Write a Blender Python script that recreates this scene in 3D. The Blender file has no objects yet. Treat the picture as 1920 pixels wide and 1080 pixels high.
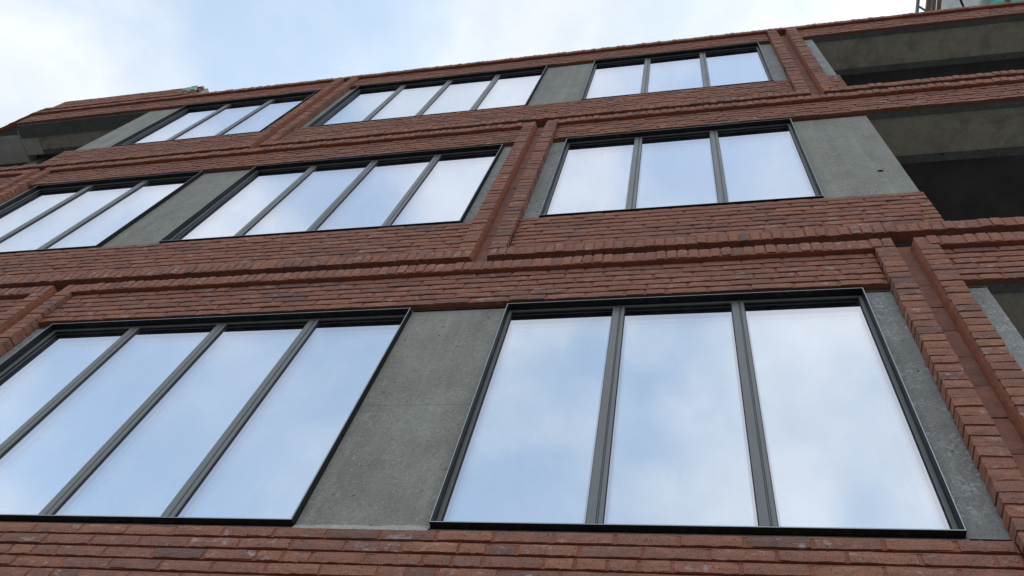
import bpy, bmesh, math, random
from mathutils import Vector, Matrix, noise
random.seed(11)
R = math.radians
scn = bpy.context.scene
col = scn.collection

# ------------------------------------------------------------------ camera
CAM = Vector((1.1184, -2.3274, -2.3810))
cd = bpy.data.cameras.new('camera'); cam = bpy.data.objects.new('camera', cd); col.objects.link(cam)
rt = Vector((0.97446621, 0.14529894, 0.17118359)); up = Vector((0.04772553, -0.87900719, 0.47441399)); fw = Vector((-0.21940346, 0.45413057, 0.86349728))
M = Matrix((rt, up, -fw)).transposed().to_4x4(); M.translation = CAM
cam.matrix_world = M
FPX = 1520.23
cd.sensor_width = 36; cd.lens = FPX / 1920 * 36; cd.clip_start = .05; cd.clip_end = 3000
scn.camera = cam
def project(p):
    d = Vector(p) - CAM
    k = d.dot(fw)
    if k < .05: return None
    return 960 + FPX * d.dot(rt) / k, 540 - FPX * d.dot(up) / k, k

# ------------------------------------------------------------------ sky, sun, exposure
SUN_EL, SUN_AZ = 52, 38          # behind the building, to the right: the facade is in the shade
w = bpy.data.worlds.new('World'); scn.world = w; w.use_nodes = True
nt = w.node_tree; nt.nodes.clear()
def N(t, tree=None, **kw):
    n = (tree or nt).nodes.new(t)
    for k, v in kw.items(): setattr(n, k, v)
    return n
def Lk(a, b, tree=None): (tree or nt).links.new(a, b)
out = N('ShaderNodeOutputWorld'); bg = N('ShaderNodeBackground'); bg.inputs[1].default_value = .1
sky = N('ShaderNodeTexSky', sky_type='NISHITA'); sky.sun_disc = False
sky.sun_elevation = R(SUN_EL); sky.sun_rotation = R(SUN_AZ); sky.air_density = 1; sky.dust_density = 1.5; sky.ozone_density = 1
tc = N('ShaderNodeTexCoord')
mp = N('ShaderNodeMapping'); mp.inputs['Location'].default_value = (-6.16, 2.445, 6.665)
Lk(tc.outputs['Generated'], mp.inputs[0])
nz = N('ShaderNodeTexNoise'); nz.inputs['Scale'].default_value = 2.0; nz.inputs['Detail'].default_value = 9; nz.inputs['Roughness'].default_value = .50; nz.inputs['Distortion'].default_value = .35
Lk(mp.outputs[0], nz.inputs['Vector'])
rp = N('ShaderNodeValToRGB'); rp.color_ramp.interpolation = 'EASE'
rp.color_ramp.elements[0].position = .40; rp.color_ramp.elements[0].color = (.40, .40, .40, 1)
rp.color_ramp.elements[1].position = .56; rp.color_ramp.elements[1].color = (1, 1, 1, 1)
Lk(nz.outputs['Fac'], rp.inputs[0])
nz2 = N('ShaderNodeTexNoise'); nz2.inputs['Scale'].default_value = 5; nz2.inputs['Detail'].default_value = 7; nz2.inputs['Roughness'].default_value = .55
Lk(mp.outputs[0], nz2.inputs['Vector'])
cr2 = N('ShaderNodeValToRGB')
cr2.color_ramp.elements[0].position = .38; cr2.color_ramp.elements[0].color = (6.1, 6.8, 7.5, 1)
cr2.color_ramp.elements[1].position = .62; cr2.color_ramp.elements[1].color = (7.7, 8.05, 8.5, 1)
Lk(nz2.outputs['Fac'], cr2.inputs[0])
blue = N('ShaderNodeMixRGB', blend_type='MULTIPLY'); blue.inputs[0].default_value = 1; blue.inputs[2].default_value = (2.9, 3.05, 2.65, 1)
Lk(sky.outputs[0], blue.inputs[1])
mx = N('ShaderNodeMixRGB'); Lk(rp.outputs[0], mx.inputs[0]); Lk(blue.outputs[0], mx.inputs[1]); Lk(cr2.outputs[0], mx.inputs[2])
Lk(mx.outputs[0], bg.inputs[0]); Lk(bg.outputs[0], out.inputs[0])
sd = bpy.data.lights.new('sun', 'SUN'); sd.energy = 1.0; sd.angle = R(14); sd.color = (1, .95, .88)
so = bpy.data.objects.new('sun', sd); col.objects.link(so)
sdir = Vector((math.sin(R(SUN_AZ)) * math.cos(R(SUN_EL)), math.cos(R(SUN_AZ)) * math.cos(R(SUN_EL)), math.sin(R(SUN_EL))))
so.rotation_euler = sdir.to_track_quat('Z', 'Y').to_euler()
scn.view_settings.view_transform = 'Standard'; scn.view_settings.look = 'None'; scn.view_settings.gamma = 1
scn.view_settings.use_curve_mapping = False; scn.view_settings.exposure = .34

# ------------------------------------------------------------------ material helpers
def newmat(name):
    m = bpy.data.materials.new(name); m.use_nodes = True
    t = m.node_tree; b = t.nodes['Principled BSDF']
    return m, t, b
def ramp(t, fac, stops, interp='LINEAR'):
    r = t.nodes.new('ShaderNodeValToRGB'); r.color_ramp.interpolation = interp
    el = r.color_ramp.elements
    while len(el) < len(stops): el.new(.5)
    for e, (p, c) in zip(el, stops):
        e.position = p; e.color = (c, c, c, 1) if isinstance(c, (int, float)) else (*c, 1)
    t.links.new(fac, r.inputs[0]); return r.outputs[0]
def tnoise(t, vec, scale, detail=5, rough=.55, dist=0):
    n = t.nodes.new('ShaderNodeTexNoise'); n.inputs['Scale'].default_value = scale; n.inputs['Detail'].default_value = detail
    n.inputs['Roughness'].default_value = rough; n.inputs['Distortion'].default_value = dist
    if vec: t.links.new(vec, n.inputs['Vector'])
    return n.outputs['Fac']
def mix(t, fac, a, b, mode='MIX'):
    m = t.nodes.new('ShaderNodeMixRGB'); m.blend_type = mode
    for i, v in ((0, fac), (1, a), (2, b)):
        if isinstance(v, (int, float)): m.inputs[i].default_value = v if i == 0 else (v, v, v, 1)
        elif isinstance(v, tuple): m.inputs[i].default_value = (*v, 1)
        else: t.links.new(v, m.inputs[i])
    return m.outputs[0]
def math_(t, op, a, b=0.):
    m = t.nodes.new('ShaderNodeMath'); m.operation = op
    for i, v in ((0, a), (1, b)):
        if isinstance(v, (int, float)): m.inputs[i].default_value = v
        else: t.links.new(v, m.inputs[i])
    return m.outputs[0]
def bump(t, b, h, strength, dist):
    n = t.nodes.new('ShaderNodeBump'); n.inputs['Strength'].default_value = strength; n.inputs['Distance'].default_value = dist
    t.links.new(h, n.inputs['Height']); t.links.new(n.outputs[0], b.inputs['Normal'])
def pos(t):
    return t.nodes.new('ShaderNodeNewGeometry').outputs['Position']
def scaled(t, vec, s):
    m = t.nodes.new('ShaderNodeMapping'); m.inputs['Scale'].default_value = s; t.links.new(vec, m.inputs[0]); return m.outputs[0]

def brick_mat(name, island):
    m, t, b = newmat(name)
    P = pos(t)
    rnd = t.nodes.new('ShaderNodeNewGeometry').outputs['Random Per Island'] if island else t.nodes.new('ShaderNodeObjectInfo').outputs['Random']
    base = ramp(t, rnd, [(0, (0.414, 0.179, 0.123)), (.15, (0.472, 0.200, 0.131)), (.30, (0.376, 0.168, 0.122)), (.45, (0.505, 0.217, 0.134)), (.58, (0.354, 0.168, 0.129)),
                         (.70, (0.461, 0.186, 0.118)), (.82, (0.526, 0.229, 0.135)), (.92, (0.322, 0.158, 0.123)), (.97, (0.264, 0.146, 0.121)), (1, (0.429, 0.184, 0.127))])
    r2 = math_(t, 'FRACT', math_(t, 'MULTIPLY', rnd, 37.7))
    # every brick has its own kiln clouds: the noise is offset by the brick's random number
    off = t.nodes.new('ShaderNodeCombineXYZ'); t.links.new(math_(t, 'MULTIPLY', rnd, 60.), off.inputs[1])
    av = t.nodes.new('ShaderNodeVectorMath'); t.links.new(P, av.inputs[0]); t.links.new(off.outputs[0], av.inputs[1])
    V = av.outputs[0]
    cloud = tnoise(t, scaled(t, V, (13, 13, 32)), 1., 6, .66)
    c = mix(t, math_(t, 'MULTIPLY', ramp(t, cloud, [(.44, 0.), (.64, 1.)]), .58), base, (.250, .145, .115))
    c = mix(t, math_(t, 'MULTIPLY', ramp(t, cloud, [(.30, 1.), (.44, 0.)]), .6), c, (.50, .235, .150))
    speck = tnoise(t, V, 150, 4, .6)
    c = mix(t, ramp(t, speck, [(.32, .75), (.47, 0.)]), c, (.07, .045, .04))
    c = mix(t, ramp(t, tnoise(t, V, 260, 3), [(.58, 0.), (.75, .35)]), c, (.52, .34, .27))
    # lime bloom on some bricks
    ef = math_(t, 'MULTIPLY', ramp(t, tnoise(t, scaled(t, V, (16, 16, 26)), 1., 6, .68), [(.56, 0.), (.72, 1.)]), ramp(t, r2, [(.30, 0.), (.65, .75), (1., 1.)]))
    c = mix(t, ef, c, (.62, .55, .52))
    holes = tnoise(t, V, 62, 2, .5)
    hm = ramp(t, holes, [(.24, 1.), (.29, 0.)])
    c = mix(t, hm, c, (.03, .02, .018))
    t.links.new(c, b.inputs['Base Color']); b.inputs['Roughness'].default_value = .92; b.inputs['Specular IOR Level'].default_value = .25
    h = math_(t, 'ADD', math_(t, 'MULTIPLY', tnoise(t, V, 75, 6, .65), 1.), math_(t, 'MULTIPLY', hm, -.8))
    h = math_(t, 'ADD', h, math_(t, 'MULTIPLY', tnoise(t, scaled(t, V, (14, 14, 120)), 1., 3), .35))
    bump(t, b, h, .8, .006)
    return m
M_BRICK = brick_mat('fired_brick', False); M_BRICKI = brick_mat('fired_brick_joined', True)

m, t, b = newmat('red_mortar'); P = pos(t)
c = mix(t, ramp(t, tnoise(t, P, 18, 5), [(.35, 0.), (.65, 1.)]), (.500, .190, .115), (.400, .155, .098))
c = mix(t, ramp(t, tnoise(t, P, 120, 4), [(.3, .6), (.5, 0.)]), c, (.19, .085, .065))
c = mix(t, ramp(t, tnoise(t, P, 9, 5, .6), [(.60, 0.), (.75, .45)]), c, (.42, .26, .20))
t.links.new(c, b.inputs['Base Color']); b.inputs['Roughness'].default_value = .95; b.inputs['Specular IOR Level'].default_value = .2
bump(t, b, tnoise(t, P, 55, 6, .7), 1., .010); M_MORTAR = m

m, t, b = newmat('pressed_clay_tile'); P = pos(t)
rnd = t.nodes.new('ShaderNodeObjectInfo').outputs['Random']
c = ramp(t, rnd, [(0, (.33, .155, .115)), (.5, (.42, .172, .110)), (1, (.30, .155, .125))])
c = mix(t, ramp(t, tnoise(t, P, 14, 5, .6), [(.4, 0.), (.68, .7)]), c, (.19, .105, .085))
c = mix(t, ramp(t, tnoise(t, P, 30, 5, .6), [(.62, 0.), (.75, .5)]), c, (.34, .15, .10))
vo = t.nodes.new('ShaderNodeTexVoronoi'); vo.inputs['Scale'].default_value = 95; t.links.new(P, vo.inputs['Vector'])
t.links.new(c, b.inputs['Base Color']); b.inputs['Roughness'].default_value = .9
bump(t, b, math_(t, 'ADD', math_(t, 'MULTIPLY', vo.outputs['Distance'], -.5), tnoise(t, P, 90, 5)), .6, .005); M_TILE = m

def concrete_mat(name, c0, c1, fleck=.25, stain=.5, brown=.3):
    m, t, b = newmat(name); P = pos(t)
    c = mix(t, ramp(t, tnoise(t, P, 2.6, 6, .6), [(.36, 0.), (.66, 1.)]), c0, c1)
    c = mix(t, math_(t, 'MULTIPLY', ramp(t, tnoise(t, scaled(t, P, (5, 5, 1.2)), 1., 6, .62), [(.48, 0.), (.72, 1.)]), stain), c, tuple(v * .62 for v in c0))
    c = mix(t, math_(t, 'MULTIPLY', ramp(t, tnoise(t, P, 3.7, 4, .6, .6), [(.5, 0.), (.72, 1.)]), brown), c, (.235, .19, .14))
    c = mix(t, ramp(t, tnoise(t, P, 95, 4, .7), [(.30, .75), (.46, 0.)]), c, tuple(v * .38 for v in c0))
    c = mix(t, ramp(t, tnoise(t, P, 75, 5, .7), [(.57, 0.), (.70, .6)]), c, tuple(min(1, v * 1.6) for v in c1))
    fl = math_(t, 'MULTIPLY', ramp(t, tnoise(t, P, 30, 5, .75, 1.5), [(.52, 0.), (.60, 1.)]), ramp(t, tnoise(t, P, 5, 3), [(.36, 0.), (.52, 1.)]))
    c = mix(t, math_(t, 'MULTIPLY', fl, fleck), c, (.55, .55, .54))
    run = ramp(t, tnoise(t, scaled(t, P, (11, 11, .55)), 1., 6, .6), [(.54, 0.), (.72, .30)])   # lime runs down the face
    c = mix(t, run, c, tuple(min(1, v * 1.45) for v in c1))
    pit = ramp(t, tnoise(t, P, 34, 2, .4), [(.235, 1.), (.27, 0.)])
    c = mix(t, math_(t, 'MULTIPLY', pit, .85), c, (.03, .03, .028))
    t.links.new(c, b.inputs['Base Color']); b.inputs['Roughness'].default_value = .82; b.inputs['Specular IOR Level'].default_value = .3
    h = math_(t, 'ADD', tnoise(t, P, 60, 6, .6), math_(t, 'MULTIPLY', pit, -.9))
    bump(t, b, h, .35, .006)
    return m
M_CONC = concrete_mat('smooth_precast_concrete', (.320, .297, .252), (.385, .360, .310), .35, .5, .2)
M_CONCR = concrete_mat('scratched_concrete', (.290, .280, .256), (.385, .374, .348), 1., .35, .1)
M_SOFF = concrete_mat('stained_soffit_concrete', (.76, .66, .52), (.86, .76, .61), .25, .45, .5)
M_SOFFL = concrete_mat('side_lit_soffit_concrete', (.84, .80, .71), (.90, .87, .79), .3, .35, .15)  # paler soffit concrete: light from the open left side put into the colour
M_SLAB = concrete_mat('grey_lintel_concrete', (.22, .225, .21), (.28, .285, .265), .3, .5, .2)
M_LIME = concrete_mat('pale_mortar_fillet', (.40, .39, .34), (.50, .49, .43), .4, .3, .2)

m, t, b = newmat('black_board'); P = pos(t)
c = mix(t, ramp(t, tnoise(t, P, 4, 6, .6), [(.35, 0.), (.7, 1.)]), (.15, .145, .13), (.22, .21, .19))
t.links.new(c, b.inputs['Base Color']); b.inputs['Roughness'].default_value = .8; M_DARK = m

def coat_mat(name, c0, c1, spec, r0, r1):
    m, t, b = newmat(name); P = pos(t)
    c = mix(t, tnoise(t, P, 7, 5, .6), c0, c1)
    dust = ramp(t, tnoise(t, scaled(t, P, (22, 22, 2.5)), 1., 6, .65), [(.5, 0.), (.8, .35)])
    c = mix(t, dust, c, (.16, .15, .14))
    t.links.new(c, b.inputs['Base Color']); b.inputs['Specular IOR Level'].default_value = spec
    t.links.new(ramp(t, tnoise(t, scaled(t, P, (30, 30, 3)), 1., 5), [(.3, r0), (.7, r1)]), b.inputs['Roughness'])
    bump(t, b, tnoise(t, P, 300, 2), .08, .001); return m
M_FRAME = coat_mat('black_powder_coat', (.010, .010, .011), (.016, .016, .017), .3, .42, .6)
M_MULL = coat_mat('anthracite_powder_coat', (.185, .180, .172), (.22, .215, .206), .8, .32, .5)
m, t, b = newmat('black_gasket'); b.inputs['Base Color'].default_value = (.008, .008, .009, 1); b.inputs['Roughness'].default_value = .6; M_GASKET = m
m, t, b = newmat('highlight_edge_metal'); b.inputs['Base Color'].default_value = (.55, .56, .57, 1); b.inputs['Metallic'].default_value = 1.; b.inputs['Roughness'].default_value = .42; M_EDGE = m  # pale metal stands in for the sky highlight on the coated lip

def glass_mat(name, r0, tint, tr, dust=0.):
    m = bpy.data.materials.new(name); m.use_nodes = True; t = m.node_tree; t.nodes.clear()
    o = t.nodes.new('ShaderNodeOutputMaterial'); g = t.nodes.new('ShaderNodeBsdfGlossy'); tp = t.nodes.new('ShaderNodeBsdfTransparent'); mxs = t.nodes.new('ShaderNodeMixShader')
    P = pos(t)
    g.inputs['Color'].default_value = (*tint, 1); g.inputs['Roughness'].default_value = .0; tp.inputs['Color'].default_value = (*tr, 1)
    lw = t.nodes.new('ShaderNodeLayerWeight'); lw.inputs['Blend'].default_value = .5
    f = math_(t, 'MINIMUM', math_(t, 'ADD', math_(t, 'MULTIPLY', math_(t, 'POWER', lw.outputs['Facing'], 3.), .3), r0), 1.)
    smear = ramp(t, tnoise(t, scaled(t, P, (2.2, 2.2, 1.0)), 1., 6, .62, .5), [(.3, 0.), (.8, .012)])
    f = math_(t, 'SUBTRACT', f, smear)
    bn = t.nodes.new('ShaderNodeBump'); bn.inputs['Strength'].default_value = .05; bn.inputs['Distance'].default_value = .01
    t.links.new(tnoise(t, P, 1.6, 2), bn.inputs['Height']); t.links.new(bn.outputs[0], g.inputs['Normal'])
    t.links.new(f, mxs.inputs[0]); t.links.new(tp.outputs[0], mxs.inputs[1]); t.links.new(g.outputs[0], mxs.inputs[2]); 
    df = t.nodes.new('ShaderNodeBsdfDiffuse'); df.inputs[0].default_value = (.62, .62, .60, 1); m2 = t.nodes.new('ShaderNodeMixShader')   # building dust and dried water marks
    du = math_(t, 'ADD', ramp(t, tnoise(t, scaled(t, P, (7, 7, 2.2)), 1., 7, .68, 1.), [(.46, 0.), (.78, .10)]), ramp(t, tnoise(t, P, 55, 4, .7), [(.62, 0.), (.75, .05)]))
    t.links.new(math_(t, 'MULTIPLY', du, dust), m2.inputs[0])
    t.links.new(mxs.outputs[0], m2.inputs[1]); t.links.new(df.outputs[0], m2.inputs[2]); t.links.new(m2.outputs[0], o.inputs[0])
    return m
M_GLASS1 = glass_mat('coated_outer_glass', .60, (.93, .92, 1.), (1., 1., 1.), .3)
M_GLASS2 = glass_mat('inner_glass', .78, (.80, .97, 1.), (.88, .93, .90))

def plain_mat(name, c0, c1, scale, rough=.85, bs=.3):
    m, t, b = newmat(name); P = pos(t)
    t.links.new(mix(t, ramp(t, tnoise(t, P, scale, 6, .6), [(.35, 0.), (.65, 1.)]), c0, c1), b.inputs['Base Color'])
    b.inputs['Roughness'].default_value = rough; bump(t, b, tnoise(t, P, scale * 8, 5), bs, .01); return m
M_ASPH = plain_mat('asphalt', (.04, .04, .042), (.062, .06, .058), 3)
M_PAVE = plain_mat('paving_concrete', (.075, .073, .07), (.10, .097, .093), 2)
M_GROUND = plain_mat('urban_ground', (.038, .037, .034), (.052, .05, .047), .4)
M_TIMBER = plain_mat('weathered_timber', (.34, .25, .16), (.46, .36, .25), 9)
M_GALV = plain_mat('galvanised_steel', (.34, .34, .35), (.46, .46, .47), 12, .5)
def sheet_mat(name, c0, c1, tl):
    m, t, b = newmat(name); P = pos(t)
    c = mix(t, ramp(t, tnoise(t, P, 5, 5), [(.35, 0.), (.65, 1.)]), c0, c1)
    t.links.new(c, b.inputs['Base Color']); b.inputs['Roughness'].default_value = .55
    o = t.nodes['Material Output']; tr = t.nodes.new('ShaderNodeBsdfTranslucent'); t.links.new(c, tr.inputs[0]); ms = t.nodes.new('ShaderNodeMixShader'); ms.inputs[0].default_value = tl
    t.links.new(b.outputs[0], ms.inputs[1]); t.links.new(tr.outputs[0], ms.inputs[2]); t.links.new(ms.outputs[0], o.inputs[0])
    bump(t, b, tnoise(t, P, 14, 4), .4, .02); return m
M_SHEET = sheet_mat('white_plastic_sheet', (.72, .74, .74), (.82, .83, .82), .5)
M_TEAL = sheet_mat('teal_debris_net', (.30, .60, .58), (.42, .70, .67), .5)
M_GREEN = sheet_mat('green_tarpaulin', (.38, .66, .54), (.60, .80, .70), .25)

# ------------------------------------------------------------------ mesh helpers
def link(o, parent=None):
    col.objects.link(o)
    if parent is not None: o.parent = parent
    return o
def tag(o, label=None, cat=None, group=None, kind=None):
    for k, v in (('label', label), ('category', cat), ('group', group), ('kind', kind)):
        if v: o[k] = v
    return o
def empty(name, loc=(0, 0, 0)):
    o = bpy.data.objects.new(name, None); o.location = loc; return link(o)
class MB:
    def __init__(s): s.v = []; s.f = []
    def box(s, x0, x1, y0, y1, z0, z1):
        n = len(s.v)
        s.v += [(x0, y0, z0), (x1, y0, z0), (x1, y1, z0), (x0, y1, z0), (x0, y0, z1), (x1, y0, z1), (x1, y1, z1), (x0, y1, z1)]
        s.f += [tuple(n + i for i in q) for q in ((0, 3, 2, 1), (4, 5, 6, 7), (0, 1, 5, 4), (1, 2, 6, 5), (2, 3, 7, 6), (3, 0, 4, 7))]
        return s
    def add(s, vs, fs, mtx=None):
        n = len(s.v)
        s.v += [tuple(mtx @ Vector(v)) for v in vs] if mtx is not None else list(vs)
        s.f += [tuple(n + i for i in q) for q in fs]
        return s
    def mesh(s, name, mat):
        me = bpy.data.meshes.new(name); me.from_pydata(s.v, [], s.f); me.materials.append(mat); me.update(); return me
    def build(s, name, mat, parent=None, mtx=None, bevel=0):
        me = s.mesh(name, mat)
        if bevel:
            bm = bmesh.new(); bm.from_mesh(me)
            bmesh.ops.bevel(bm, geom=bm.edges[:], offset=bevel, segments=2, affect='EDGES', profile=.6); bm.to_mesh(me); bm.free()
        o = bpy.data.objects.new(name, me)
        if mtx is not None: me.transform(mtx)
        return link(o, parent)

def brick_shape(L, H, D, nx, nz, seed, jit=.0024):
    """a hand-made brick, front at y=0 facing -y, origin at the front's centre"""
    rg = random.Random(seed); v = []; f = []
    def wob(u): return noise.noise(Vector((u * 28, seed * 3.1, 0))) * .0048
    for j in range(nz + 1):
        for i in range(nx + 1):
            x = -L / 2 + L * i / nx; z = -H / 2 + H * j / nz
            edge = i in (0, nx) or j in (0, nz)
            y = rg.uniform(-.0008, .0010) + (rg.uniform(.0008, .0022) if edge else 0)
            if j == 0: z += wob(x) + rg.uniform(-.6, .6) * jit
            if j == nz: z += wob(x + 5) * .6 + rg.uniform(-.6, .6) * jit
            if i in (0, nx): x += rg.uniform(-1, 1) * jit
            if i in (0, nx) and j in (0, nz):
                k = rg.uniform(.0005, .0022) * (3.5 if rg.random() < .12 else 1); x -= math.copysign(k, x); z -= math.copysign(k * .5, z); y += k * .6
            v.append((x, y, z))
    idx = lambda i, j: j * (nx + 1) + i
    for j in range(nz):
        for i in range(nx): f.append((idx(i, j), idx(i + 1, j), idx(i + 1, j + 1), idx(i, j + 1)))
    ring = [idx(i, 0) for i in range(nx + 1)] + [idx(nx, j) for j in range(1, nz + 1)] + [idx(i, nz) for i in range(nx - 1, -1, -1)] + [idx(0, j) for j in range(nz - 1, 0, -1)]
    n = len(v)
    for k in ring:
        x, y, z = v[k]; v.append((x, D, z))
    m_ = len(ring)
    for k in range(m_): f.append((ring[k], n + k, n + (k + 1) % m_, ring[(k + 1) % m_]))
    return v, f

LB, HB, DB = .228, .053, .040            # stretcher
KIND = {'brick': [brick_shape(LB, HB, DB, 7, 2, 100 + k) for k in range(14)],
        'header_brick': [brick_shape(.054, .106, .075, 3, 4, 300 + k, .0012) for k in range(10)],
        'pilaster_brick': [brick_shape(.115, .054, .075, 4, 2, 500 + k) for k in range(10)]}
MESH = {}
for kn, vs in KIND.items():
    MESH[kn] = []
    for v, f in vs:
        b_ = MB(); b_.add(v, f); MESH[kn].append(b_.mesh(kn, M_BRICK))
PLACED = {k: [] for k in KIND}           # (matrix, variant, parent part)
rb = random.Random(5)
def put(kind, x, y, z, parent, sx=1, sz=1, base=None, rz=0, jy=.0022):
    k = rb.randrange(len(KIND[kind]))
    mt = Matrix.Translation((x, y + rb.uniform(-jy, jy), z + rb.uniform(-.0015, .0015))) @ Matrix.Rotation(rz + rb.uniform(-.012, .012), 4, 'Z') @ Matrix.Rotation(rb.uniform(-.010, .010), 4, 'Y') @ Matrix.Diagonal((sx * rb.choice((1, 1, -1)), 1, sz, 1))
    if base is not None: mt = base @ mt
    PLACED[kind].append((mt, k, parent))

# ------------------------------------------------------------------ dimensions (metres); z=0 is the sill of the first row of windows
ST = 3.2; WH = 1.8438
G = [(-6.575, -5.9475), (-3.885, -3.269), (-.622, 0.), (2.0304, 2.665)]     # the gaps between the windows
WIN = [(-5.9475, -3.885, 3), (-3.269, -.622, 4), (0., 2.0304, 3)]
YF, YS, YC, YT = -.007, -.043, .036, .030      # brick field, projecting strips, concrete, bottom of the channels
FB, BB, BT, AB, AT, FT = 1.868, 2.263, 2.371, 2.461, 2.569, 3.155
XL, XR = -8.92, 6.6
FOLD = Matrix.Translation((XL, 0, 0)) @ Matrix.Rotation(R(-14), 4, 'Z')
GRND = -3.98
PIL = {0: [1, 3], 1: [0, 2], 2: [1, 3]}         # pilasters: which gap, by storey
HS, HC = .1735, .0585

B = empty('brick_building', (0, 0, GRND))
B.location = (0, 0, 0)
tag(B, 'red brick building with grey concrete panels and wide dark-framed windows', 'building')

def mortar(name, boxes, base=None):
    """recessed pointing: a subdivided uneven sheet with depth"""
    mb = MB()
    for (x0, x1, y0, y1, z0, z1) in boxes: mb.box(x0, x1, y0, y1, z0, z1)
    return mb.build(name, M_MORTAR, B, base)

def course(x0, x1, z, h, row, parent, base=None, y=YF):
    P_ = .240
    off = (0, .5, .12, .62, .3, .8)[row % 6] * P_ + rb.uniform(-.02, .02)
    k0 = math.floor((x0 - off) / P_) - 1; x = off + k0 * P_
    while x < x1:
        cut = [x, x + P_]
        if rb.random() < .06: cut = [x, x + P_ * .49, x + P_]      # a snapped header now and then
        for a, c_ in zip(cut[:-1], cut[1:]):
            a2, c2 = max(a, x0), min(c_, x1)
            wd = c2 - a2 - .0145
            if wd > .02:
                put('brick', (a2 + c2) / 2 + rb.uniform(-.0015, .0015), y, z, parent, wd / LB, (h - .0165) / HB, base)
        x += P_
def bed(mb, x0, x1, z, h, y=YF):
    """pointing of one course: head joints almost flush, bed joint weather-struck (recessed under the brick above)"""
    zb, zt = z - h / 2 + .0082, z + h / 2 - .0082
    mb.box(x0, x1, y + .0062, YC + .003, zb, zt)
    n = max(1, int((x1 - x0) / .06))
    vs = []; fs = []
    for i in range(n + 1):
        x = x0 + (x1 - x0) * i / n; k = noise.noise(Vector((x * 9, z * 31, 3))); q = noise.noise(Vector((x * 23, z * 17, 8)))
        vs += [(x, y + .0045 + .0030 * k, zt), (x, y + .0050 + .003 * k, zt + .0032 + .0016 * q), (x, y + .0105 + .003 * q, zt + .0105), (x, y + .020, zt + .0162)]
    for i in range(n):
        for j in (0, 1, 2): a = i * 4 + j; fs.append((a, a + 4, a + 5, a + 1))
    mb.add(vs, fs)
    mb.box(x0, x1, y + .021, YC + .0025, zt + .0005, zt + .0163)
def field(x0, x1, z0, z1, parent, base=None, seed=0):
    n = max(1, round((z1 - z0) / .0656)); h = (z1 - z0) / n
    mb = MB()
    for j in range(n):
        course(x0, x1, z0 + (j + .5) * h, h, j + seed, parent, base); bed(mb, x0, x1, z0 + (j + .5) * h, h)
    mb.build('mortar_joints', M_MORTAR, parent, base)
def header_row(x0, x1, z0, z1, parent, base=None):
    n = max(1, round((x1 - x0) / .0668)); p = (x1 - x0) / n
    for i in range(n): put('header_brick', x0 + (i + .5) * p, YS, (z0 + z1) / 2, parent, (p - .0125) / .054, (z1 - z0 - .004) / .106, base, jy=.004)

# ------------------------------------------------------------------ ground
def sheet(name, x0, x1, y0, y1, z, mat, th=.0):
    mb = MB()
    if th: mb.box(x0, x1, y0, y1, z - th, z)
    else: mb.v = [(x0, y0, z), (x1, y0, z), (x1, y1, z), (x0, y1, z)]; mb.f = [(0, 1, 2, 3)]
    o = mb.build(name, mat); o['kind'] = 'structure'; return o
sheet('ground', -1200, 1200, -1200, 1200, GRND - .14, M_GROUND)
sheet('road', -300, 300, -11.5, -4.2, GRND - .132, M_ASPH)
sheet('pavement', -300, 300, -4.0, .036, GRND - .004, M_PAVE, .13)
sheet('kerb', -300, 300, -4.19, -4.0, GRND, M_PAVE, .14)

# ------------------------------------------------------------------ concrete body of the building
def part(name, mat, *boxes, bevel=0, base=None):
    mb = MB()
    for q in boxes: mb.box(*q)
    return mb.build(name, mat, B, base, bevel)
for s in range(-1, 3):                      # wall strips behind the brick bands
    z0 = s * ST
    top = BT + .03 if s == 2 else ST - .003
    xa = G[0][0] if s == 1 else XL
    part('wall_band', M_SLAB, (XL, G[3][1], YC, .24, z0 + WH + .004, z0 + BT - .006))
    part('channel_back', M_DARK, (XL, XR, .125, .245, z0 + BT - .005, z0 + (BT + .03 if s == 2 else AB + .005)))  # dark board added behind the channel to deepen its shade
    if s < 2:
        part('wall_band', M_SLAB, (xa, G[3][1], YC, .24, z0 + AB + .006, z0 + top))
        part('balcony_edge', M_SLAB, (G[3][1] + .001, XR, YC, .24, z0 + AB + .006, z0 + AT - .008))
        if s == 1: part('balcony_edge', M_SLAB, (XL, xa - .001, YC, .24, z0 + AB + .006, z0 + AT - .008))
    part('lintel', M_SLAB, (G[3][1] + .001, XR, .030, .088, z0 + FB + .002, z0 + (BT - .006)))
    part('floor_slab', M_SLAB, (XL, XR, .26, 6.0, z0 + ST - .95, z0 + ST - .66))
part('wall_band', M_SLAB, (XL, XR, YC, .24, GRND, -ST + WH))
part('core_wall', M_DARK, (XL, XR, 5.2, 5.4, GRND, 8.7))
part('side_wall', M_SLAB, (XL + .001, XL + .2, .6, 5.19, GRND, 8.7)); part('side_wall', M_SLAB, (XR - .2, XR - .001, .26, 5.19, GRND, 8.7))
part('roof_slab', M_SLAB, (XL, XR, .25, 5.4, 8.701, 8.75)); part('roof_slab', M_SLAB, (-11.2, XL - .001, .66, 5.4, 8.56, 8.6), (-9.5, XL - .001, .30, .659, 8.56, 8.6))

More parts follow.
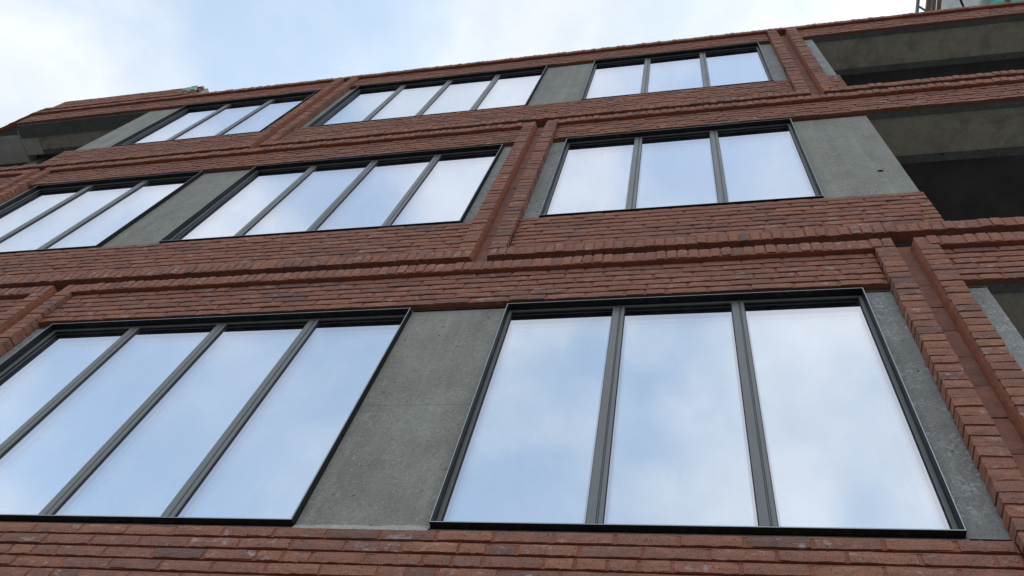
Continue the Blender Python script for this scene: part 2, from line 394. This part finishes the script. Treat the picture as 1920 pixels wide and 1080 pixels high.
def panel(x0, x1, z0, z1, mat, joint=None, hole=None, bev=.008):
    """a precast piece; an optional cast joint splits it, an optional drilled hole goes right through its face"""
    o = None
    cuts = [z0] + ([joint] if joint else []) + [z1]
    for a, c_ in zip(cuts[:-1], cuts[1:]):
        if hole and a < hole[1] < c_:
            hx, hz, hr = hole; n = 32
            bm = bmesh.new()
            def rect(ang):
                dx, dz = math.cos(ang), math.sin(ang)
                k = min(((x1 if dx > 0 else x0) - hx) / dx if abs(dx) > 1e-6 else 1e9, ((c_ if dz > 0 else a) - hz) / dz if abs(dz) > 1e-6 else 1e9)
                return hx + dx * k, hz + dz * k
            angs = sorted([2 * math.pi * i / n for i in range(n)] + [math.atan2(q - hz, p - hx) % (2 * math.pi) for p in (x0, x1) for q in (a, c_)])
            ou = [bm.verts.new((rect(g)[0], YC, rect(g)[1])) for g in angs]; inn = [bm.verts.new((hx + hr * math.cos(g), YC, hz + hr * math.sin(g))) for g in angs]
            de = [bm.verts.new((hx + hr * math.cos(g), YC + .16, hz + hr * math.sin(g))) for g in angs]; bk = [bm.verts.new((rect(g)[0], .2, rect(g)[1])) for g in angs]
            m_ = len(angs)
            for i in range(m_):
                j = (i + 1) % m_
                for A_, B_ in ((ou, inn), (inn, de), (bk, ou)): bm.faces.new((A_[i], A_[j], B_[j], B_[i]))
            bm.faces.new(de)
            bmesh.ops.recalc_face_normals(bm, faces=bm.faces)
            me = bpy.data.meshes.new('concrete_panel'); bm.to_mesh(me); bm.free(); me.materials.append(mat)
            o = link(bpy.data.objects.new('concrete_panel', me), B)
            mb = MB()                               # chipped pale rim
            for i in range(n):
                g0, g1 = 2 * math.pi * i / n, 2 * math.pi * (i + 1) / n
                r0 = hr + .004 + .010 * abs(noise.noise(Vector((math.cos(g0) * 2, math.sin(g0) * 2, 7)))); r1 = hr + .004 + .010 * abs(noise.noise(Vector((math.cos(g1) * 2, math.sin(g1) * 2, 7))))
                mb.add([(hx + hr * math.cos(g0), YC - .002, hz + hr * math.sin(g0)), (hx + hr * math.cos(g1), YC - .002, hz + hr * math.sin(g1)), (hx + r1 * math.cos(g1), YC - .001, hz + r1 * math.sin(g1)), (hx + r0 * math.cos(g0), YC - .001, hz + r0 * math.sin(g0)),
                        (hx + hr * math.cos(g0), YC + .01, hz + hr * math.sin(g0)), (hx + hr * math.cos(g1), YC + .01, hz + hr * math.sin(g1))], [(0, 3, 2, 1), (0, 1, 5, 4)])
            mb.build('hole_rim', M_LIME, o)
        else:
            mb = MB().box(x0, x1, YC, .20, a + (.0005 if a != z0 else 0), c_ - (.0005 if c_ != z1 else 0))
            me_o = mb.build('concrete_panel', mat, B, None, bev if not joint else .0012); o = me_o
    return o
for s in range(3):
    z0 = s * ST
    for gi, (x0, x1) in enumerate(G):
        ptop = z0 + FB + .0
        if gi in PIL[s]:
            c_ = (x0 + x1) / 2
            panel(x0 + .002, c_ - HC, z0 - .05, ptop, M_CONCR); panel(c_ + HC, x1 - .002, z0 - .05, ptop, M_CONCR)
        else:
            jt = z0 + WH * {(0, 2): .47, (1, 1): .52, (1, 3): .55}.get((s, gi), .4)
            hole = (2.502, 3.687, .024) if (s, gi) == (1, 3) else None
            if (s, gi) in ((2, 2), (2, 0)): jt = None
            panel(x0 + .002, x1 - .002, z0 - .05, ptop, M_CONC, None if hole else jt, hole)
            # mortar fillet at the panel's foot
            mb = MB(); n = 40
            for i in range(n):
                xa, xb = x0 + .004 + (x1 - x0 - .008) * i / n, x0 + .004 + (x1 - x0 - .008) * (i + 1) / n
                ha, hb = [z0 + .006 + .020 * noise.noise(Vector((q * 4, s, gi))) + .008 * noise.noise(Vector((q * 25, s, gi))) for q in (xa, xb)]
                mb.add([(xa, .012, z0 - .046), (xb, .012, z0 - .046), (xb, YC - .003, hb), (xa, YC - .003, ha), (xa, YC + .01, ha), (xb, YC + .01, hb)], [(0, 1, 2, 3), (3, 2, 5, 4)])
            mb.build('mortar_fillet', M_LIME, B)

# loggias: soffit, downstand, dark lining
def loggia(x0, x1, z0, soff, nm=''):
    zb = z0 + FB
    part('soffit', soff, (x0, x1, .0885, .452, zb + .022, zb + .2))
    part('downstand', M_SLAB, (x0, x1, .4525, .522, zb + .004, zb + .24))
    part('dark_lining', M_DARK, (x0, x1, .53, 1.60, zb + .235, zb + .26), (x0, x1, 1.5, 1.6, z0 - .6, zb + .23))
    part('loggia_floor', M_SLAB, (x0, x1, .045, 1.49, z0 + AT - ST - .12, z0 + AT - ST - .006))
for s in range(3):
    loggia(G[3][1] + .004, XR - .21, s * ST, M_SOFF)
    part('cheek_wall', M_SLAB, (G[3][1] - .15, G[3][1] + .003, .201, 1.6, s * ST - .6, s * ST + FB + .2))
loggia(-8.65, G[0][0] - .004, 2 * ST, M_SOFF)
part('cheek_wall', M_SLAB, (G[0][0] - .003, G[0][0] + .15, .201, 1.6, 2 * ST - .6, 2 * ST + FB + .2))
part('lintel', M_SLAB, (XL, G[0][0] - .003, .030, .085, 2 * ST + FB + .002, 2 * ST + BT + .03))
# corner soffit pieces at the left end, side light put into their paler colour
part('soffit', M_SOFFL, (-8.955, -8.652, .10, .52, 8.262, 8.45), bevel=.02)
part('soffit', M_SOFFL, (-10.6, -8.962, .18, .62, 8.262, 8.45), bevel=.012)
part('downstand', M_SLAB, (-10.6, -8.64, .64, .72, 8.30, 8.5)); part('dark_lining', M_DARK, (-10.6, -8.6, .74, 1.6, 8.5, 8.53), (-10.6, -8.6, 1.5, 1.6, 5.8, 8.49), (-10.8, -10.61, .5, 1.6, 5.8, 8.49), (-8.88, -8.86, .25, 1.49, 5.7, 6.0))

# ------------------------------------------------------------------ brick bands
def spans(s, x0=XL, x1=XR):
    xs = [x0]
    for gi in PIL.get(s, []):
        c_ = sum(G[gi]) / 2
        xs += [c_ - HS, c_ + HS]
    xs.append(x1)
    return [(xs[i], xs[i + 1]) for i in range(0, len(xs), 2)]
def bays(s, x0=XL, x1=XR):
    """bay frames: they reach to the channel"""
    xs = [x0]
    for gi in PIL.get(s, []):
        c_ = sum(G[gi]) / 2
        xs += [c_ - HC, c_ + HC]
    xs.append(x1)
    return [(xs[i], xs[i + 1]) for i in range(0, len(xs), 2)]
REC = .022
def band(s):
    """between the windows of storey s and those of storey s+1"""
    z0 = s * ST
    bx_ = []
    lo, up_ = spans(s), spans(s + 1)
    top_only = s == 2
    for a, c_ in lo: bx_.append((a, c_, YF + REC, YC + .003, z0 + FB + .004, z0 + BB))
    for a, c_ in (bays(s) if s < 2 else [(XL, XR)]): bx_.append((a + .002, c_ - .002, YS + .0065, YC + .002, z0 + BB - .003, z0 + BT - .004))
    if not top_only:
        loggL = s + 1 == 2
        for a, c_ in up_:
            if loggL and a < -6.6: a = G[0][0] - .02
            if c_ > 6: c_ = G[3][1] - .09
            bx_.append((a, c_, YF + REC, YC + .003, z0 + AT, z0 + FT - .006))
        for a, c_ in bays(s + 1): bx_.append((a + .002, c_ - .002, YS + .0065, YC + .002, z0 + AB + .004, z0 + AT + .003))
    part_ = mortar('brick_band', bx_)
    for a, c_ in lo: field(a + (.006 if a > XL else 0), c_ - .006, z0 + FB, z0 + BB, part_, None, s * 3)
    for a, c_ in (bays(s) if s < 2 else [(XL, XR)]): header_row(a, c_, z0 + BB, z0 + BT, part_)
    if not top_only:
        for a, c_ in up_:
            if s + 1 == 2 and a < -6.6: a = G[0][0] - .025
            if c_ > 6:
                c_ = G[3][1]
                n = round((FT - AT) / .0656); h = (FT - AT) / n
                mb = MB()
                for j in range(n):
                    xe = c_ - (.085 if j == 0 else 0)
                    course(a + .006, xe, z0 + AT + (j + .5) * h, h, j + s, part_); bed(mb, a + .006, xe - .006, z0 + AT + (j + .5) * h, h)
                mb.build('mortar_joints', M_MORTAR, part_)
            else: field(a + .006, c_ - .006, z0 + AT, z0 + FT, part_, None, s * 5 + 1)
        for a, c_ in bays(s + 1): header_row(a, c_, z0 + AB, z0 + AT, part_)
        # screed lip on the balcony edge
        part('screed_lip', M_LIME, (2.735, XR, YS + .012, .04, z0 + AT + .001, z0 + AT + .016))
    return part_
PB = {s: band(s) for s in (-1, 0, 1, 2)}

def pilaster(gi, s):
    c_ = sum(G[gi]) / 2; z0 = s * ST
    za, zb = z0 + AT - ST, z0 + BB
    mb = MB()
    for sg in (-1, 1):
        x0, x1 = sorted((c_ + sg * HC, c_ + sg * HS))
        mb.box(x0 + .005, x1 - .005, YS + .0065, YC + .004, za - .002, zb + .002)
        n_ = 90; vs = []; fs = []                 # slurry smeared on the inner cheeks
        for i in range(n_ + 1):
            z = za - .09 + (zb - za + .18) * i / n_
            k = [noise.noise(Vector((z * 14, sg * 3 + gi, q * 5 + s))) + .5 * noise.noise(Vector((z * 50, sg * 3 + gi, q * 5 + s))) for q in range(3)]
            vs += [(c_ + sg * (HC + .003), YS + .012 + .010 * k[0], z), (c_ + sg * (HC - .003 - .003 * k[1]), YS + .030 + .008 * k[1], z), (c_ + sg * (HC - .011 + .006 * k[2]), YT + .004, z)]
        for i in range(n_):
            for j in (0, 1): a = i * 3 + j; fs.append((a, a + 1, a + 4, a + 3))
        mb.add(vs, fs)
    mb.box(c_ - HC + .001, c_ + HC - .001, YT + .008, YC + .005, z0 + AB - ST - .03, z0 + BT + .03)
    o = mb.build('pilaster', M_MORTAR, B)
    n = round((zb - za) / .0664); h = (zb - za) / n
    for j in range(n):
        for sg in (-1, 1): put('pilaster_brick', c_ + sg * (HC + HS) / 2, YS, za + (j + .5) * h, o, 1, (h - .011) / .054, jy=.0035)
    zt0, zt1 = z0 + AB - ST + .006, z0 + BT - .004
    nt_ = round((zt1 - zt0) / .240); ht = (zt1 - zt0) / nt_
    for j in range(nt_):
        t_ = bpy.data.objects.new('channel_tile', TILE_ME); t_.location = (c_ + rb.uniform(-.002, .002), YT + rb.uniform(-.002, .002), zt0 + (j + .5) * ht)
        t_.rotation_euler = (rb.uniform(-.01, .01), rb.uniform(-.006, .006), rb.uniform(-.02, .02)); t_.scale = (1, 1, (ht - .006) / .24); link(t_, o)
    return o
v, f = brick_shape(.100, .240, .03, 4, 8, 77); TILE_ME = MB().add(v, f).mesh('channel_tile', M_TILE)
PILS = [pilaster(gi, s) for s in range(3) for gi in PIL[s]]

# left return of the top bands, and the raised parapet that is built only at the left end
def return_face():
    z0 = 2 * ST
    o = mortar('return_band', [(-2.6, .0, YF + REC, YC + .003, z0 + FB + .004, z0 + BB), (-2.6, 0, YS + .0065, YC + .002, z0 + BB - .003, z0 + BT - .004),
                               (-2.6, 0, YT + .004, YC + .001, z0 + BT, z0 + AB), (-2.6, 0, YS + .0065, YC + .002, z0 + AB + .004, z0 + AT), (-2.6, 0, YF + REC, YC + .003, z0 + AT - .002, 9.465)], FOLD)
    cb = part('parapet_core', M_SLAB, (-2.6, 0, YC + .004, .17, z0 + FB + .02, 9.46), base=FOLD)
    field(-2.55, .004, z0 + FB, z0 + BB, o, FOLD, 2); header_row(-2.55, .004, z0 + BB, z0 + BT, o, FOLD)
    header_row(-2.55, .004, z0 + AB, z0 + AT, o, FOLD); field(-2.55, .004, z0 + AT, 9.47, o, FOLD, 4)
    return o
return_face()
XE = -6.30
pp = mortar('parapet_band', [(XL, XE - .10, YS + .0065, YC + .002, 2 * ST + AB + .004, 2 * ST + AT), (XL, XE - .17, YF + REC, YC + .003, 2 * ST + AT - .002, 9.465), (XL, XE, YT + .004, YC + .001, 2 * ST + BT, 2 * ST + AT)])
part('parapet_core', M_SLAB, (XL, XE + .01, YC + .004, .17, 2 * ST + BT + .035, 9.46))
header_row(XL, XE - .42, 2 * ST + AB, 2 * ST + AT, pp)
n_ = 7; h_ = (9.47 - (2 * ST + AT)) / n_
for j in range(n_): 
    xe = XE - (.0, .11, .03, .15, .02, .12, .05)[j]; course(XL, xe, 2 * ST + AT + (j + .5) * h_, h_, j, pp)
    mb = MB(); bed(mb, XL, xe - .01, 2 * ST + AT + (j + .5) * h_, h_); mb.build('mortar_joints', M_MORTAR, pp)

# ------------------------------------------------------------------ bricks: the nearest as objects, the rest joined
def area(mt, kind):
    c_ = mt.translation; q = project(c_)
    if q is None: return 0
    if not (-60 < q[0] < 1980 and -60 < q[1] < 1140): return 0
    v = (Vector(c_) - CAM).normalized(); nrm = (mt.to_3x3() @ Vector((0, -1, 0)))
    return abs(v.dot(nrm)) / q[2] ** 2 * abs(mt.to_scale().x * mt.to_scale().z)
for kind, lst in PLACED.items():
    lst.sort(key=lambda e: -area(e[0], kind))
    cap = 300
    for mt, k, par in lst[:cap]:
        o = bpy.data.objects.new(kind, MESH[kind][k]); o.matrix_world = mt; link(o, par)
    mb = MB()
    for mt, k, par in lst[cap:]:
        v, f = KIND[kind][k]
        if mt.to_3x3().determinant() < 0: f = [tuple(reversed(q)) for q in f]
        mb.add(v, f, mt)
    tag(mb.build({'brick': 'brickwork', 'header_brick': 'header_courses', 'pilaster_brick': 'pilaster_brickwork'}[kind], M_BRICKI, B), kind='stuff')

# ------------------------------------------------------------------ windows
def window(x0, x1, n, z0):
    z1 = z0 + WH
    T1, T2, D1, D2, YG = .008, .026, .043, .150, .058
    def ringbox(mb, o_, i_, y0, y1):
        a, c_ = o_; 
        mb.box(x0 + a, x0 + c_, y0, y1, z0 + a, z1 - a); mb.box(x1 - c_, x1 - a, y0, y1, z0 + a, z1 - a)
        mb.box(x0 + c_, x1 - c_, y0, y1, z0 + a, z0 + c_); mb.box(x0 + c_, x1 - c_, y0, y1, z1 - c_, z1 - a)
    mb = MB(); ringbox(mb, (0, T1), 0, 0., D2)
    fr = mb.build('window', M_FRAME, B)
    bm = bmesh.new(); bm.from_mesh(fr.data); bmesh.ops.bevel(bm, geom=bm.edges[:], offset=.0012, segments=1, affect='EDGES'); bm.to_mesh(fr.data); bm.free()
    mb = MB(); ringbox(mb, (T1 + .0005, T2), 0, D1, .148); mb.build('inner_frame', M_MULL, fr)
    mb = MB(); ringbox(mb, (T2 + .0005, T2 + .005), 0, YG - .005, .147); mb.build('gasket', M_GASKET, fr)
    mb = MB(); e = .0028                      # front edge of the folded surround, its sky highlight put into pale metal
    for q in ((x0 + .0015, x0 + .0015 + e, z0 + .0015, z1 - .0015), (x1 - .0015 - e, x1 - .0015, z0 + .0015, z1 - .0015), (x0 + .0015 + e, x1 - .0015 - e, z0 + .0015, z0 + .0015 + e), (x0 + .0015 + e, x1 - .0015 - e, z1 - .0015 - e, z1 - .0015)):
        mb.box(q[0], q[1], -.0012, .002, q[2], q[3])
    mb.build('front_edge', M_EDGE, fr)
    xs = [x0 + T2 + .005]
    for i in range(1, n):
        xm = x0 + (x1 - x0) * i / n
        mb = MB(); zz = (z0 + T2 - .001, z1 - T2 + .001)
        mb.box(xm - .0340, xm + .0045, .0440, .140, *zz); mb.box(xm + .0080, xm + .0120, .0450, .140, *zz); mb.box(xm + .0155, xm + .0340, .0440, .140, *zz); mb.box(xm - .031, xm + .031, .052, .139, *zz)
        o = mb.build('mullion', M_MULL, fr)
        bm = bmesh.new(); bm.from_mesh(o.data); bmesh.ops.bevel(bm, geom=bm.edges[:], offset=.001, segments=1, affect='EDGES'); bm.to_mesh(o.data); bm.free()
        mb = MB(); mb.box(xm - .038, xm - .0342, .054, .141, *zz); mb.box(xm + .0342, xm + .038, .054, .141, *zz); mb.build('gasket', M_GASKET, fr)
        xs += [xm - .038, xm + .038]
    xs.append(x1 - T2 - .005)
    za, zb = z0 + T2 + .005, z1 - T2 - .005
    for i in range(n):
        a, c_ = xs[2 * i], xs[2 * i + 1]
        tl = rb.uniform(-.0025, .0025); tt = rb.uniform(-.002, .002)      # panes never sit perfectly flat
        def pane(y, mt, nm, th, mrg=0):
            mb = MB(); cx = (a + c_) / 2; cz = (za + zb) / 2
            yy = lambda x, z: y + (x - cx) * tl + (z - cz) * tt
            g = [(a + mrg, za + mrg), (c_ - mrg, za + mrg), (c_ - mrg, zb - mrg), (a + mrg, zb - mrg)]
            mb.v = [(x, yy(x, z), z) for x, z in g]; mb.f = [(0, 1, 2, 3)]
            mb.build(nm, mt, fr)
        pane(YG, M_GLASS1, 'pane', .004); pane(YG + .016, M_GLASS2, 'inner_pane', .004); pane(YG + .032, M_GLASS2, 'inner_pane', .004)
        mb = MB(); k = .010
        for q in ((a, a + k, za, zb), (c_ - k, c_, za, zb), (a + k, c_ - k, za, za + k), (a + k, c_ - k, zb - k, zb)): mb.box(q[0], q[1], YG + .004, YG + .031, q[2], q[3])
        mb.build('spacer', M_GASKET, fr)
    return fr
for s in range(3):
    for x0, x1, n in WIN: window(x0, x1, n, s * ST)
# dark rooms behind the glass
for s in range(3):
    part('room_lining', M_DARK, (XL, G[3][1] - .16, 2.0, 2.1, s * ST - .6, s * ST + 2.2), (XL, G[3][1] - .16, .27, 1.99, s * ST + 2.05, s * ST + 2.2))

# ------------------------------------------------------------------ things on the roof
def bar(name, p, q, r, mat, label, cat, group=None, square=False):
    p, q = Vector(p), Vector(q); d = (q - p); Lg = d.length; n = 4 if square else 14
    rm = d.to_track_quat('Z', 'Y').to_matrix().to_4x4(); rm.translation = p
    vs = []; fs = []
    k = [(0, r * .92), (.004, r), (Lg - .004, r), (Lg, r * .92)]
    for z, rr in k:
        for i in range(n):
            g = 2 * math.pi * (i + .5) / n; vs.append((math.cos(g) * rr * (1.414 if square else 1), math.sin(g) * rr * (1.414 if square else 1), z))
    for a in range(3):
        for i in range(n): j = (i + 1) % n; fs.append((a * n + i, a * n + j, (a + 1) * n + j, (a + 1) * n + i))
    fs += [tuple(reversed(range(n))), tuple(range(3 * n, 4 * n))]
    o = MB().add(vs, fs, rm).build(name, mat); tag(o, label, cat, group); return o
ZC = 9.80
g_ = 'bars of the rooftop canopy'
bar('canopy_tube', (4.235, -.35, ZC), (4.20, 2.6, ZC), .024, M_GALV, 'grey steel tube above the roof edge, leftmost of the canopy bars', 'tube', g_)
bar('canopy_rafter', (4.368, -.35, ZC), (4.345, 2.6, ZC), .030, M_TIMBER, 'pale timber rafter above the roof edge, right of the steel tube', 'rafter', g_, True)
bar('canopy_rafter', (4.43, -.35, ZC + .02), (4.46, 2.6, ZC + .02), .026, M_GALV, 'grey rafter above the roof edge, left of the brown rafter', 'rafter', g_, True)
bar('canopy_rafter', (4.492, -.35, ZC), (4.515, 2.6, ZC), .024, M_TIMBER, 'brown timber rafter along the edge of the white sheet', 'rafter', g_, True)
bar('canopy_rafter', (5.335, -.35, ZC), (5.32, 2.6, ZC), .028, M_TIMBER, 'yellowish timber rafter crossing the teal netting at top right', 'rafter', g_, True)
bar('canopy_clamp', (4.25, .10, ZC), (4.33, .16, ZC - .02), .016, M_GALV, 'small grey clamp between the steel tube and the timber rafter', 'clamp')
def drape(name, x0, x1, y0, y1, z, mat, label, cat, amp=.05, seed=0):
    nx, ny = 40, 30; mb = MB()
    for lay in (0, .003):
        n = len(mb.v)
        for j in range(ny + 1):
            for i in range(nx + 1):
                x = x0 + (x1 - x0) * i / nx; y = y0 + (y1 - y0) * j / ny
                mb.v.append((x, y, z + lay + amp * noise.noise(Vector((x * 3.1, y * 2.2, seed))) + amp * .3 * noise.noise(Vector((x * 11, y * 7, seed)))))
        for j in range(ny):
            for i in range(nx):
                q = (n + j * (nx + 1) + i, n + j * (nx + 1) + i + 1, n + (j + 1) * (nx + 1) + i + 1, n + (j + 1) * (nx + 1) + i)
                mb.f.append(q if lay else tuple(reversed(q)))
    o = mb.build(name, mat); tag(o, label, cat); return o
drape('plastic_sheet', 4.55, 5.16, -.4, 2.5, ZC + .10, M_SHEET, 'white plastic sheet stretched over rafters at the top right roof edge', 'sheet', .06, 3)
drape('debris_net', 5.06, 6.5, -.4, 2.5, ZC + .17, M_TEAL, 'teal netting over the roof at the top right corner', 'netting', .05, 9)
bar('canopy_strut', (4.70, -.05, ZC + .01), (4.98, .55, ZC - .02), .014, M_GASKET, 'thin black strut slanting under the white plastic sheet', 'strut')
# crumpled green tarpaulin on the broken end of the parapet
bm = bmesh.new(); bmesh.ops.create_grid(bm, x_segments=26, y_segments=26, size=.5)
for v in bm.verts:
    u_, t_ = v.co.x + .5, v.co.y + .5
    wd = .34 * (1 - .75 * t_); x = XE - .0 + (u_ - .5) * wd + .03 * t_; z = 8.87 + .26 * t_
    v.co = (x, YS - .035 + .05 * noise.noise(Vector((x * 13, z * 9, 2))) - .03 * abs(noise.noise(Vector((x * 30, z * 22, 5)))), z)
me = bpy.data.meshes.new('tarpaulin'); bm.to_mesh(me); bm.free(); me.materials.append(M_GREEN)
tp = link(bpy.data.objects.new('tarpaulin', me)); tag(tp, 'crumpled pale green tarpaulin scrap on the broken end of the raised parapet', 'tarpaulin')
md = tp.modifiers.new('thick', 'SOLIDIFY'); md.thickness = .004
